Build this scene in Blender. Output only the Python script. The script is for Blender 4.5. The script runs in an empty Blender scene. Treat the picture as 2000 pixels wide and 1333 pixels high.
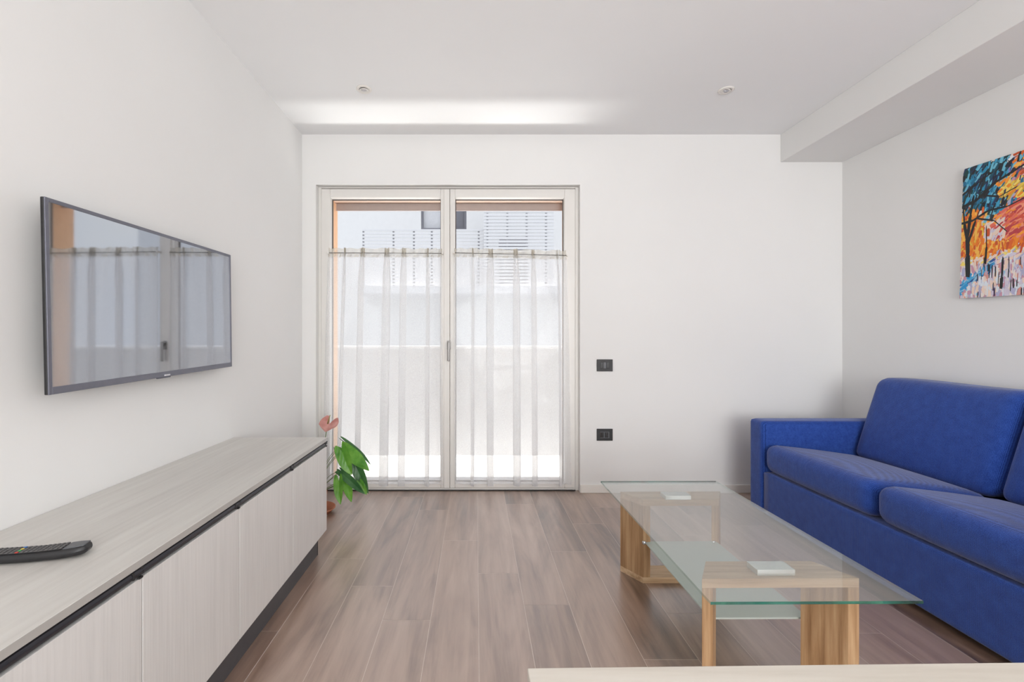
import bpy, bmesh, math, random
from mathutils import Vector, Matrix
PI = math.pi
sc = bpy.context.scene
C = sc.collection

# ------------------------------------------------------------------ camera, world, sun, exposure
F = 880.0; VX, VY = 930.0, 665.0; HC = 1.149          # focal length in px, vanishing point, eye height
def at(px, py, d):                                     # pixel + distance -> world point
    return Vector(((px-VX)/F*d, d, HC-(py-VY)/F*d))
cam = bpy.data.cameras.new('camera'); camo = bpy.data.objects.new('camera', cam); C.objects.link(camo)
camo.location = (0, 0, HC); camo.rotation_euler = (PI/2, 0, 0)
cam.sensor_width = 36; cam.lens = F/2000*36; cam.shift_x = (1000-VX)/2000; cam.shift_y = -(666.5-VY)/2000
cam.clip_start = .02; cam.clip_end = 200
sc.camera = camo
w = bpy.data.worlds.new('world'); sc.world = w; w.use_nodes = True
nt = w.node_tree; nt.nodes.clear()
wo = nt.nodes.new('ShaderNodeOutputWorld'); bg = nt.nodes.new('ShaderNodeBackground')
gr = nt.nodes.new('ShaderNodeValToRGB'); tc = nt.nodes.new('ShaderNodeTexCoord'); sp = nt.nodes.new('ShaderNodeSeparateXYZ')
nz = nt.nodes.new('ShaderNodeTexNoise'); nz.inputs['Scale'].default_value = 2.2; nz.inputs['Detail'].default_value = 4
mx = nt.nodes.new('ShaderNodeMix'); mx.data_type = 'RGBA'; cr = nt.nodes.new('ShaderNodeValToRGB')
nt.links.new(tc.outputs['Generated'], sp.inputs[0]); nt.links.new(sp.outputs['Z'], gr.inputs[0])
gr.color_ramp.elements[0].position = .0; gr.color_ramp.elements[0].color = (.86, .91, 1, 1)
gr.color_ramp.elements[1].position = .8; gr.color_ramp.elements[1].color = (.42, .60, .95, 1)
nt.links.new(tc.outputs['Generated'], nz.inputs['Vector']); nt.links.new(nz.outputs['Fac'], cr.inputs[0])
cr.color_ramp.elements[0].position = .38; cr.color_ramp.elements[1].position = .62
nt.links.new(cr.outputs[0], mx.inputs[0]); nt.links.new(gr.outputs[0], mx.inputs[6]); mx.inputs[7].default_value = (1, .985, .96, 1)
nt.links.new(mx.outputs[2], bg.inputs[0]); nt.links.new(bg.outputs[0], wo.inputs[0])
bg.inputs[1].default_value = .64
sun = bpy.data.lights.new('sun', 'SUN'); sun.energy = 5.6; sun.angle = math.radians(1.0); sun.color = (1, .96, .9)
suno = bpy.data.objects.new('sun', sun); C.objects.link(suno)
suno.rotation_euler = Vector((-.50, .03, -.86)).to_track_quat('-Z', 'Y').to_euler()
def area(name, loc, direction, sx, sy, power, col=(1, 1, 1)):
    l = bpy.data.lights.new(name, 'AREA'); l.shape = 'RECTANGLE'; l.size = sx; l.size_y = sy; l.energy = power; l.color = col
    o = bpy.data.objects.new(name, l); C.objects.link(o); o.location = loc
    o.rotation_euler = Vector(direction).to_track_quat('-Z', 'Z').to_euler(); return o
area('rear_fill', (.9, -3.24, 1.45), (.5, 1, .42), 2.9, 2.0, 88, (.985, .985, .98))  # added fill lamp behind the camera, set in an invented wall opening
area('side_fill', (2.80, -2.05, 1.5), (-1, .35, .05), 1.5, 1.9, 14, (.965, .985, 1))  # added fill lamp in an invented side opening, brightens the left wall
gl_ = area('ceiling_band_fill', (.05, 4.36, .02), (0, -.50, .9), 2.8, .34, 9.5, (1, .98, .95)); gl_.data.spread = math.radians(70)  # added lamp on the terrace floor, throws a bright band onto the ceiling
sc.view_settings.view_transform = 'Standard'; sc.view_settings.look = 'None'
sc.view_settings.gamma = 1; sc.view_settings.use_curve_mapping = False; sc.view_settings.exposure = 1.05
sc.cycles.max_bounces = 12; sc.cycles.transparent_max_bounces = 16; sc.cycles.diffuse_bounces = 6
sc.cycles.caustics_reflective = False; sc.cycles.caustics_refractive = False
sc.cycles.sample_clamp_indirect = 6

# ------------------------------------------------------------------ materials
def lin(r, g, b):
    f = lambda c: (c/255/12.92) if c/255 <= .04045 else ((c/255+.055)/1.055)**2.4
    return (f(r), f(g), f(b), 1)
class N:
    def __init__(s, name):
        s.m = bpy.data.materials.new(name); s.m.use_nodes = True; s.t = s.m.node_tree
        s.b = s.t.nodes['Principled BSDF']; s.out = s.t.nodes['Material Output']
    def n(s, typ, **kw):
        x = s.t.nodes.new('ShaderNode'+typ)
        for k, v in kw.items():
            if k in x.inputs: x.inputs[k].default_value = v
            else: setattr(x, k, v)
        return x
    def l(s, a, b): s.t.links.new(a, b)
    def ramp(s, src, stops):
        r = s.n('ValToRGB'); e = r.color_ramp.elements
        while len(e) < len(stops): e.new(.5)
        for i, (p, c) in enumerate(stops): e[i].position = p; e[i].color = c
        s.l(src, r.inputs[0]); return r.outputs[0]
    def math(s, op, a, b=None, c=None):
        x = s.n('Math'); x.operation = op
        for i, v in enumerate((a, b, c)):
            if v is None: continue
            if isinstance(v, (int, float)): x.inputs[i].default_value = v
            else: s.l(v, x.inputs[i])
        return x.outputs[0]
    def coords(s, scale=(1, 1, 1), rot=(0, 0, 0), kind='Object'):
        t = s.n('TexCoord'); mp = s.n('Mapping'); s.l(t.outputs[kind], mp.inputs[0])
        mp.inputs['Scale'].default_value = scale; mp.inputs['Rotation'].default_value = rot; return mp.outputs[0]
    def bump(s, h, strength, dist):
        b = s.n('Bump'); b.inputs['Strength'].default_value = strength; b.inputs['Distance'].default_value = dist
        s.l(h, b.inputs['Height']); s.l(b.outputs[0], s.b.inputs['Normal'])
def plain(name, col, rough=.5, metal=0, spec=.5, noise=0, nscale=30, bump=0, coat=0):
    q = N(name); q.b.inputs['Roughness'].default_value = rough; q.b.inputs['Metallic'].default_value = metal
    q.b.inputs['Specular IOR Level'].default_value = spec; q.b.inputs['Coat Weight'].default_value = coat
    q.b.inputs['Base Color'].default_value = col
    if noise or bump:
        t = q.n('TexNoise', Scale=nscale, Detail=4.0); q.l(q.coords(), t.inputs['Vector'])
        if noise:
            a = tuple(c*(1-noise) for c in col[:3])+(1,); b = tuple(min(1, c*(1+noise)) for c in col[:3])+(1,)
            q.l(q.ramp(t.outputs['Fac'], [(.3, a), (.7, b)]), q.b.inputs['Base Color'])
        if bump: q.bump(t.outputs['Fac'], bump, .002)
    return q.m
def wood(name, c_dark, c_mid, c_light, grain=(60, 60, 2), rough=.5, spec=.4, ring=.5, bump=.15):
    q = N(name); v = q.coords(grain)
    a = q.n('TexNoise', Scale=1.0, Detail=6.0, Roughness=.65); q.l(v, a.inputs['Vector'])
    v2 = q.coords(tuple(g*.22 for g in grain))
    b = q.n('TexNoise', Scale=1.0, Detail=3.0, Distortion=1.2); q.l(v2, b.inputs['Vector'])
    f = q.math('ADD', q.math('MULTIPLY', a.outputs['Fac'], 1-ring), q.math('MULTIPLY', b.outputs['Fac'], ring))
    q.l(q.ramp(f, [(.36, c_dark), (.5, c_mid), (.64, c_light)]), q.b.inputs['Base Color'])
    q.b.inputs['Roughness'].default_value = rough; q.b.inputs['Specular IOR Level'].default_value = spec
    q.bump(a.outputs['Fac'], bump, .001); return q.m
M = {}
M['wall'] = plain('wall_paint', lin(230, 230, 229), .92, spec=.2, noise=.012, nscale=1.5, bump=.05)
M['ceiling'] = plain('ceiling_paint', lin(239, 240, 241), .95, spec=.15, noise=.01, nscale=1.2)
M['trim'] = plain('white_trim', lin(232, 229, 224), .5, spec=.4, noise=.01, nscale=6)
M['frame'] = plain('lacquered_frame', lin(224, 222, 218), .38, spec=.45, noise=.012, nscale=8)
M['seal'] = plain('rubber_seal', lin(96, 88, 84), .7, noise=.05)
M['grout'] = plain('grout', lin(212, 202, 194), .8, noise=.06, nscale=40)
q = N('wood_look_tile')
at_ = q.n('VertexColor', layer_name='plank'); se = q.n('SeparateColor'); q.l(at_.outputs[0], se.inputs[0])
tcn = q.n('TexCoord'); off = q.n('CombineXYZ')
q.l(q.math('MULTIPLY', se.outputs[0], 37.0), off.inputs[0]); q.l(q.math('MULTIPLY', se.outputs[1], 53.0), off.inputs[1])
va = q.n('VectorMath'); va.operation = 'ADD'; q.l(tcn.outputs['Object'], va.inputs[0]); q.l(off.outputs[0], va.inputs[1])
mp = q.n('Mapping'); mp.inputs['Scale'].default_value = (26, 1.5, 1); q.l(va.outputs[0], mp.inputs[0])
mp2 = q.n('Mapping'); mp2.inputs['Scale'].default_value = (6, .9, 1); q.l(va.outputs[0], mp2.inputs[0])
a = q.n('TexNoise', Scale=1.0, Detail=7.0, Roughness=.62, Distortion=.4); q.l(mp.outputs[0], a.inputs['Vector'])
b = q.n('TexNoise', Scale=1.0, Detail=4.0, Roughness=.55, Distortion=1.6); q.l(mp2.outputs[0], b.inputs['Vector'])
f = q.math('ADD', q.math('MULTIPLY', a.outputs['Fac'], .42), q.math('MULTIPLY', b.outputs['Fac'], .58))
f = q.math('ADD', f, q.math('MULTIPLY', q.math('SUBTRACT', se.outputs[2], .5), .15))
col = q.ramp(f, [(.30, lin(78, 58, 47)), (.42, lin(128, 101, 85)), (.55, lin(160, 133, 116)), (.70, lin(182, 157, 141))])
q.l(col, q.b.inputs['Base Color'])
q.l(q.math('ADD', q.math('MULTIPLY', a.outputs['Fac'], .10), .30), q.b.inputs['Roughness'])
q.b.inputs['Specular IOR Level'].default_value = 1.0; q.b.inputs['Coat Weight'].default_value = 1.0; q.b.inputs['Coat IOR'].default_value = 1.95; q.b.inputs['Coat Roughness'].default_value = .34
q.bump(a.outputs['Fac'], .12, .001); M['floor'] = q.m
pw = (lin(196, 193, 188), lin(205, 202, 197), lin(212, 210, 205))
M['pale_v'] = wood('pale_laminate_vertical_grain', lin(210, 209, 207), lin(217, 216, 214), lin(222, 221, 219), (150, 150, 4), .45, .4, .35)
M['pale_h'] = wood('pale_laminate_long_grain', *pw, (60, 3.0, 60), .40, .5, .5)
M['pale_table'] = wood('pale_laminate_cross_grain', lin(196, 189, 178), lin(208, 202, 192), lin(216, 211, 203), (3, 40, 40), .42, .4, .6)
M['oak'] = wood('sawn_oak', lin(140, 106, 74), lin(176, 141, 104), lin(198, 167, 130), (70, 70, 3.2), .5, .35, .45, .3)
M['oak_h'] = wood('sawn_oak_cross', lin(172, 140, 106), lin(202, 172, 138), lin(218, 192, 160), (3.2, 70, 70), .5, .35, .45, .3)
M['black_metal'] = plain('black_anodised', lin(58, 58, 64), .36, metal=.6, spec=.6, noise=.05)
M['plinth'] = plain('plinth_grey', lin(72, 71, 74), .45, noise=.06)
M['dark_gap'] = plain('dark_gap', lin(40, 38, 38), .8, noise=.05)
M['black_plastic'] = plain('black_plastic', lin(34, 34, 36), .45, noise=.08)
M['black_gloss'] = plain('black_gloss', lin(24, 24, 27), .2, noise=.05)
M['grey_plastic'] = plain('grey_plastic', lin(88, 90, 94), .38, noise=.06)
M['key'] = plain('rubber_key', lin(92, 90, 90), .5, noise=.05)
M['badge'] = plain('silver_badge', lin(215, 215, 220), .25, metal=.6)
M['bezel'] = plain('bezel_gunmetal', lin(112, 113, 124), .35, metal=.45, noise=.04)
M['chrome'] = plain('satin_chrome', lin(206, 208, 210), .2, metal=1, noise=.02)
M['plate'] = plain('bright_polished_plate', lin(232, 238, 236), .12, metal=.55, noise=.02)
M['handle'] = plain('satin_steel', lin(132, 130, 128), .35, metal=.7, noise=.03)
q = N('tv_panel'); gl = q.n('BsdfGlossy', Roughness=.035); gl.inputs['Color'].default_value = (.9, .93, 1, 1)
df = q.n('BsdfDiffuse'); df.inputs['Color'].default_value = (.012, .012, .015, 1)
lw = q.n('LayerWeight'); ms = q.n('MixShader')
fc = q.math('ADD', q.math('MULTIPLY', q.math('POWER', lw.outputs['Facing'], 3.0), .5), .42)
q.l(fc, ms.inputs[0]); q.l(df.outputs[0], ms.inputs[1]); q.l(gl.outputs[0], ms.inputs[2]); q.l(ms.outputs[0], q.out.inputs[0]); M['screen'] = q.m
def glass(name, tint, f0=.045, k=.9, rough=.0):
    q = N(name); tr = q.n('BsdfTransparent'); tr.inputs[0].default_value = tint
    gl = q.n('BsdfGlossy', Roughness=rough); lw = q.n('LayerWeight'); ms = q.n('MixShader')
    q.l(q.math('ADD', q.math('MULTIPLY', q.math('POWER', lw.outputs['Facing'], 5.0), k), f0), ms.inputs[0])
    q.l(tr.outputs[0], ms.inputs[1]); q.l(gl.outputs[0], ms.inputs[2]); q.l(ms.outputs[0], q.out.inputs[0]); return q.m
M['pane'] = glass('window_glass', (.97, .985, .98, 1), .03, .6)
M['glass'] = glass('clear_table_glass', (.955, .972, .965, 1), .15, .95)
q = N('glass_edge'); q.b.inputs['Base Color'].default_value = lin(30, 120, 105); q.b.inputs['Roughness'].default_value = .08
q.b.inputs['Transmission Weight'].default_value = .55; q.b.inputs['IOR'].default_value = 1.5
n_ = q.n('TexNoise', Scale=9.0); q.l(q.coords((1, 1, 1)), n_.inputs['Vector'])
q.l(q.ramp(n_.outputs['Fac'], [(.4, lin(8, 52, 44)), (.62, lin(40, 138, 118))]), q.b.inputs['Base Color']); M['glass_edge'] = q.m
M['glass_side'] = glass('polished_side_edge', (.72, .84, .80, 1), .22, .7, .05)
q = N('frosted_glass'); di = q.n('BsdfDiffuse'); di.inputs[0].default_value = lin(232, 242, 238)
tl = q.n('BsdfTranslucent'); tl.inputs[0].default_value = lin(232, 244, 240); tr = q.n('BsdfTransparent'); tr.inputs[0].default_value = lin(225, 240, 235)
gl = q.n('BsdfGlossy', Roughness=.25); m1 = q.n('MixShader'); m2 = q.n('MixShader'); m3 = q.n('MixShader')
m1.inputs[0].default_value = .35; m2.inputs[0].default_value = .25; m3.inputs[0].default_value = .08
q.l(di.outputs[0], m1.inputs[1]); q.l(tl.outputs[0], m1.inputs[2]); q.l(m1.outputs[0], m2.inputs[1]); q.l(tr.outputs[0], m2.inputs[2])
q.l(m2.outputs[0], m3.inputs[1]); q.l(gl.outputs[0], m3.inputs[2]); q.l(m3.outputs[0], q.out.inputs[0]); M['frosted'] = q.m
def sheer(name, col, dens, tl_fac=.55):
    q = N(name); di = q.n('BsdfDiffuse'); di.inputs[0].default_value = col; tl = q.n('BsdfTranslucent'); tl.inputs[0].default_value = col
    tr = q.n('BsdfTransparent'); lw = q.n('LayerWeight'); m1 = q.n('MixShader'); m2 = q.n('MixShader'); m1.inputs[0].default_value = tl_fac
    cosv = q.math('MAXIMUM', q.math('SUBTRACT', 1.0, lw.outputs['Facing']), .38)     # thread density grows as the cloth turns edge-on
    wv = q.n('TexNoise', Scale=420.0, Detail=2.0); q.l(q.coords((1, 1, .5)), wv.inputs['Vector'])
    ex = q.math('DIVIDE', q.math('ADD', q.math('MULTIPLY', wv.outputs['Fac'], .8), .6), cosv)
    op = q.math('SUBTRACT', 1.0, q.math('POWER', 1-dens, ex))
    q.l(di.outputs[0], m1.inputs[1]); q.l(tl.outputs[0], m1.inputs[2])
    q.l(op, m2.inputs[0]); q.l(tr.outputs[0], m2.inputs[1]); q.l(m1.outputs[0], m2.inputs[2]); q.l(m2.outputs[0], q.out.inputs[0]); return q.m
M['sheer'] = sheer('sheer_voile', (.82, .822, .83, 1), .44, .30)
M['sheer_head'] = sheer('gathered_heading', lin(208, 203, 192), .55, .4)
q = N('blue_upholstery'); v = q.coords((1, 1, 1))
a = q.n('TexNoise', Scale=420.0, Detail=2.0); q.l(v, a.inputs['Vector'])
wv = q.n('TexWave', Scale=85.0, Distortion=1.6, Detail=2.0); wv.bands_direction = 'Z'; q.l(v, wv.inputs['Vector'])
wy = q.n('TexWave', Scale=85.0, Distortion=1.6, Detail=2.0); wy.bands_direction = 'Y'; q.l(v, wy.inputs['Vector'])
bn = q.n('TexNoise', Scale=26.0, Detail=3.0); q.l(v, bn.inputs['Vector'])
f = q.math('ADD', q.math('MULTIPLY', a.outputs['Fac'], .5), q.math('ADD', q.math('MULTIPLY', wv.outputs['Fac'], .16), q.math('ADD', q.math('MULTIPLY', wy.outputs['Fac'], .16), q.math('MULTIPLY', bn.outputs['Fac'], .18))))
q.l(q.ramp(f, [(.34, lin(18, 42, 104)), (.52, lin(34, 68, 148)), (.68, lin(58, 96, 180))]), q.b.inputs['Base Color'])
q.b.inputs['Roughness'].default_value = .85; q.b.inputs['Sheen Weight'].default_value = .25; q.b.inputs['Specular IOR Level'].default_value = .2
wr = q.n('TexNoise', Scale=1.0, Detail=3.0, Distortion=1.0); q.l(q.coords((9, 42, 16), (0, 0, .25)), wr.inputs['Vector'])
q.bump(q.math('ADD', q.math('MULTIPLY', wr.outputs['Fac'], 2.4), q.math('MULTIPLY', a.outputs['Fac'], .8)), .35, .0022); M['blue'] = q.m
def leafmat(name, a_, b_, tf=.35, vs=1.0):
    q = N(name); n_ = q.n('TexNoise', Scale=14.0, Detail=3.0); q.l(q.coords(), n_.inputs['Vector'])
    c = q.ramp(n_.outputs['Fac'], [(.3, a_), (.7, b_)]); q.l(c, q.b.inputs['Base Color']); q.b.inputs['Roughness'].default_value = .32
    tl = q.n('BsdfTranslucent'); q.l(c, tl.inputs[0]); ms = q.n('MixShader'); ms.inputs[0].default_value = tf
    q.l(q.b.outputs[0], ms.inputs[1]); q.l(tl.outputs[0], ms.inputs[2]); q.l(ms.outputs[0], q.out.inputs[0])
    wv_ = q.n('TexWave', Scale=16.0, Distortion=3.0); q.l(q.coords(), wv_.inputs['Vector']); q.bump(wv_.outputs['Fac'], .25, .002); return q.m
M['leaf'] = leafmat('anthurium_leaf', lin(70, 140, 38), lin(128, 186, 74))
M['leaf_dark'] = leafmat('anthurium_leaf_dark', lin(38, 86, 42), lin(78, 124, 74), .2)
M['spathe'] = leafmat('pink_spathe', lin(186, 118, 110), lin(222, 168, 160), .3)
M['spadix'] = plain('spadix', lin(140, 140, 78), .6, noise=.2, nscale=200)
M['stem'] = plain('stem', lin(96, 118, 62), .5, noise=.15)
M['terracotta'] = plain('terracotta', lin(178, 112, 82), .8, noise=.1, nscale=25, bump=.2)
M['soil'] = plain('soil', lin(66, 48, 38), .95, noise=.3, nscale=60, bump=.6)
M['render_orange'] = plain('orange_render', lin(236, 190, 150), .9, noise=.06, nscale=18, bump=.2)
M['soffit'] = plain('soffit_render', lin(214, 190, 174), .9, noise=.03)
M['shutter'] = plain('shutter_slat', lin(170, 156, 152), .5, noise=.03)
M['render_white'] = plain('white_render', lin(214, 214, 215), .9, noise=.015, nscale=8, bump=.1)
M['parapet'] = plain('parapet_render', lin(196, 196, 198), .9, noise=.03, nscale=6)
M['paving'] = plain('terrace_paving', lin(224, 224, 224), .7, noise=.05, nscale=12)
M['ext_metal'] = plain('grey_slats', lin(206, 206, 209), .5, noise=.03)
M['ext_dark'] = plain('dark_exterior', lin(112, 112, 120), .5, noise=.05)
M['ext_post'] = plain('grey_posts', lin(150, 150, 154), .5, noise=.03)
M['ext_glass'] = plain('building_glass', lin(120, 130, 142), .08, noise=.05, spec=.8)
M['canvas'] = plain('canvas_edge', lin(226, 222, 214), .85, noise=.04)
q = N('oil_paint'); c_ = q.n('VertexColor', layer_name='paint'); q.l(c_.outputs[0], q.b.inputs['Base Color']); q.b.inputs['Roughness'].default_value = .42
n_ = q.n('TexNoise', Scale=160.0, Detail=3.0); q.l(q.coords((1, 1, .3)), n_.inputs['Vector']); q.bump(n_.outputs['Fac'], .4, .002); M['paint'] = q.m
for i, c in enumerate([(190, 60, 50), (70, 160, 90), (220, 190, 70), (60, 120, 190)]):
    M['key%d' % i] = plain('coloured_key_%s' % ['red', 'green', 'yellow', 'blue'][i], lin(*c), .5, noise=.03)

# ------------------------------------------------------------------ helpers
ORG = {}
def thing(name, label=None, cat=None, loc=(0, 0, 0), rot=(0, 0, 0), group=None, local=False, kind=None):
    o = bpy.data.objects.new(name, None); C.objects.link(o); o.empty_display_size = .1
    o.location = loc; o.rotation_euler = rot
    if label: o['label'] = label
    if cat: o['category'] = cat
    if group: o['group'] = group
    if kind: o['kind'] = kind
    ORG[o] = Vector((0, 0, 0)) if local else Vector(loc)
    return o
def obj(name, bm, mat, parent=None, bev=0, seg=2, smooth=False, label=None, mats=None, world_shift=None, angle=.6):
    off_ = Vector((0, 0, 0))
    if parent is not None:
        off_ = ORG[parent]
    elif world_shift is not None: off_ = Vector(world_shift)
    for v_ in bm.verts: v_.co -= off_
    me = bpy.data.meshes.new(name)
    if not mats: bmesh.ops.recalc_face_normals(bm, faces=bm.faces)
    bm.to_mesh(me); bm.free()
    for m_ in (mats or [mat]): me.materials.append(m_)
    o = bpy.data.objects.new(name, me); C.objects.link(o)
    if parent is not None: o.parent = parent; ORG[o] = off_
    else:
        o.location = off_; ORG[o] = off_
    if label: o['label'] = label
    if smooth:
        for p in me.polygons: p.use_smooth = True
    if bev:
        b_ = o.modifiers.new('bevel', 'BEVEL'); b_.width = bev; b_.segments = seg; b_.limit_method = 'ANGLE'; b_.angle_limit = angle
        for p in me.polygons: p.use_smooth = True
        wn = o.modifiers.new('wn', 'WEIGHTED_NORMAL'); wn.keep_sharp = True
    return o
def struct(name, bm, mat, parent=None, **k):
    o = obj(name, bm, mat, parent, **k)
    if parent is None: o['kind'] = 'structure'
    return o
def box(bm, x0, x1, y0, y1, z0, z1):
    vs = [bm.verts.new(p) for p in ((x0, y0, z0), (x1, y0, z0), (x1, y1, z0), (x0, y1, z0), (x0, y0, z1), (x1, y0, z1), (x1, y1, z1), (x0, y1, z1))]
    for f_ in ((0, 3, 2, 1), (4, 5, 6, 7), (0, 1, 5, 4), (1, 2, 6, 5), (2, 3, 7, 6), (3, 0, 4, 7)): bm.faces.new([vs[i] for i in f_])
    return vs
def B(*boxes):
    bm = bmesh.new()
    for b_ in boxes: box(bm, *b_)
    return bm
def prism(bm, pts, z0, z1):
    lo = [bm.verts.new((x, y, z0)) for x, y in pts]; hi = [bm.verts.new((x, y, z1)) for x, y in pts]; n_ = len(pts)
    bm.faces.new(lo[::-1]); bm.faces.new(hi)
    for i in range(n_): bm.faces.new((lo[i], lo[(i+1) % n_], hi[(i+1) % n_], hi[i]))
def lathe(bm, prof, c=(0, 0, 0), n=48, axis='Z'):
    rings = []
    for r, h in prof:
        ring = []
        for i in range(n):
            a_ = 2*PI*i/n; p = (r*math.cos(a_), r*math.sin(a_), h)
            if axis == 'Y': p = (p[0], p[2], p[1])
            ring.append(bm.verts.new(Vector(p)+Vector(c)))
        rings.append(ring)
    for a_, b_ in zip(rings, rings[1:]):
        for i in range(n): bm.faces.new((a_[i], a_[(i+1) % n], b_[(i+1) % n], b_[i]))
    for r in (rings[0], rings[-1]):
        try: bm.faces.new(r)
        except Exception: pass
def tube(bm, pts, r0, r1=None, n=10):
    r1 = r0 if r1 is None else r1; pts = [Vector(p) for p in pts]; rings = []
    for i, p in enumerate(pts):
        d = (pts[min(i+1, len(pts)-1)]-pts[max(i-1, 0)]).normalized()
        u = d.cross(Vector((0, 0, 1)));  u = u.normalized() if u.length > .05 else Vector((1, 0, 0)); v_ = d.cross(u)
        r = r0+(r1-r0)*i/(len(pts)-1)
        rings.append([bm.verts.new(p+(u*math.cos(2*PI*k/n)+v_*math.sin(2*PI*k/n))*r) for k in range(n)])
    for a_, b_ in zip(rings, rings[1:]):
        for k in range(n): bm.faces.new((a_[k], a_[(k+1) % n], b_[(k+1) % n], b_[k]))
    bm.faces.new(rings[0]); bm.faces.new(rings[-1])
def rbox(hx, hy, hz, r, n=14, fn=None, bm=None):
    bm = bm or bmesh.new(); t = bmesh.new(); bmesh.ops.create_cube(t, size=2)
    bmesh.ops.subdivide_edges(t, edges=t.edges[:], cuts=n, use_grid_fill=True)
    mp_ = {}
    for v_ in t.verts:
        u = v_.co.copy(); p = []
        for c_, h in zip(u, (hx, hy, hz)):      # densify toward the edges
            s_ = math.copysign(1-(1-abs(c_))**1.5, c_); p.append(s_*h)
        p = Vector(p); inner = Vector([max(-h+r, min(h-r, c_)) for c_, h in zip(p, (hx, hy, hz))]); d = p-inner
        if d.length > 1e-9: p = inner+d.normalized()*r
        mp_[v_] = bm.verts.new(fn(p) if fn else p)
    for f_ in t.faces: bm.faces.new([mp_[v_] for v_ in f_.verts])
    t.free(); return bm

# ------------------------------------------------------------------ the room
D = 3.394; SB = F/D
XL, XR, YR, ZC = -1.311, 2.758, -3.2, 2.70
X = lambda px, d=D: (px-VX)/F*d
Z = lambda py, d=D: HC-(py-VY)/F*d
# floor: one mesh, every plank its own quad with thin grout lines between
bm = bmesh.new(); lay = bm.loops.layers.float_color.new('plank'); rnd = random.Random(4)
W_, L_, g = .1975, 1.2, .0011
offs = {-5: .578, -4: 1.167, -3: .904, -2: .648, -1: .182, 0: 1.02, 1: .755, 2: .048, 3: .42, 4: .693, 5: 1.05, 6: .25, 7: .566}
k = -7
while .010+W_*k < XR:
    x0 = max(XL, .010+W_*k); x1 = min(XR, .010+W_*(k+1))
    if x1 > XL:
        o_ = offs.get(k, rnd.random()*1.2); j = -5
        while o_+L_*j < 3.52:
            y0 = max(YR, o_+L_*j); y1 = min(3.52, o_+L_*(j+1))
            if y1 > YR+.01:
                vs = [bm.verts.new(p) for p in ((x0+g, y0+g, 0), (x1-g, y0+g, 0), (x1-g, y1-g, 0), (x0+g, y1-g, 0))]
                f_ = bm.faces.new(vs); cc = (rnd.random(), rnd.random(), rnd.random(), 1)
                for l_ in f_.loops: l_[lay] = cc
            j += 1
    k += 1
n0 = len(bm.faces); box(bm, XL-.2, XR+.2, YR-.2, 3.52, -.12, -.0006)
for i, f_ in enumerate(bm.faces): f_.material_index = 0 if i < n0 else 1
struct('floor', bm, None, mats=[M['floor'], M['grout']])
struct('ceiling', B((XL-.2, XR+.2, YR-.2, D+.26, ZC, ZC+.2)), M['ceiling'])
struct('wall_left', B((XL-.2, XL, YR-.2, D+.26, 0, ZC)), M['wall'])
struct('wall_right', B((XR, XR+.2, YR-.2, -2.85, 0, ZC), (XR, XR+.2, -1.25, D+.26, 0, ZC), (XR, XR+.2, -2.85, -1.25, 0, .5), (XR, XR+.2, -2.85, -1.25, 2.48, ZC)), M['wall'])
OX0, OX1, OZ = X(617), X(1133), Z(361)                     # door opening
bm = B((XL, OX0, D, D+.08, 0, ZC), (OX1, XR, D, D+.08, 0, ZC), (OX0, OX1, D, D+.08, OZ, ZC),
       (XL, -1.19, D+.08, D+.34, 0, ZC), (.75, XR, D+.08, D+.34, 0, ZC), (-1.19, .75, D+.08, D+.34, 2.30, ZC))
struct('wall_back', bm, M['wall'])
struct('wall_rear', B((XL, -.6, YR-.2, YR, 0, ZC), (2.4, XR, YR-.2, YR, 0, ZC), (-.6, 2.4, YR-.2, YR, 0, .4), (-.6, 2.4, YR-.2, YR, 2.5, ZC)), M['wall'])
struct('trim_1', B((X(1524.5), XR, YR, D, Z(317), ZC)), M['wall'], bev=.003)        # boxed beam along the right wall
struct('baseboard_back', B((X(1133)+.002, XR-.012, D-.012, D, 0, .062)), M['trim'], bev=.003)
struct('baseboard_right', B((XR-.012, XR, YR, D, 0, .062)), M['trim'], bev=.003)
struct('baseboard_left', B((XL, XL+.012, 2.44, D, 0, .062)), M['trim'], bev=.003)
# outside part of the reveal, rendered orange, and the soffit
bm = bmesh.new(); prism(bm, [(-1.19, 3.50), (-1.109, 3.50), (-1.15, 3.74), (-1.19, 3.74)], 0, 2.245); struct('trim_2', bm, M['render_orange'])
bm = bmesh.new(); prism(bm, [(.75, 3.50), (.689, 3.50), (.713, 3.74), (.75, 3.74)], 0, 2.245); struct('trim_3', bm, M['render_orange'])
struct('trim_4', B((-1.19, .75, 3.50, 3.74, 2.245, 2.30)), M['soffit'])
t = thing('roller_shutter', 'brown-grey end slat of a raised roller shutter at the top outside the patio door', 'roller shutter', (-.2, 3.61, 2.19))
obj('end_bar', B((-1.12, .695, 3.602, 3.612, 2.189, 2.243)), M['shutter'], t, bev=.002)
obj('bottom_rail', B((-1.12, .695, 3.600, 3.614, 2.185, 2.192)), M['shutter'], t, bev=.002)

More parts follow.
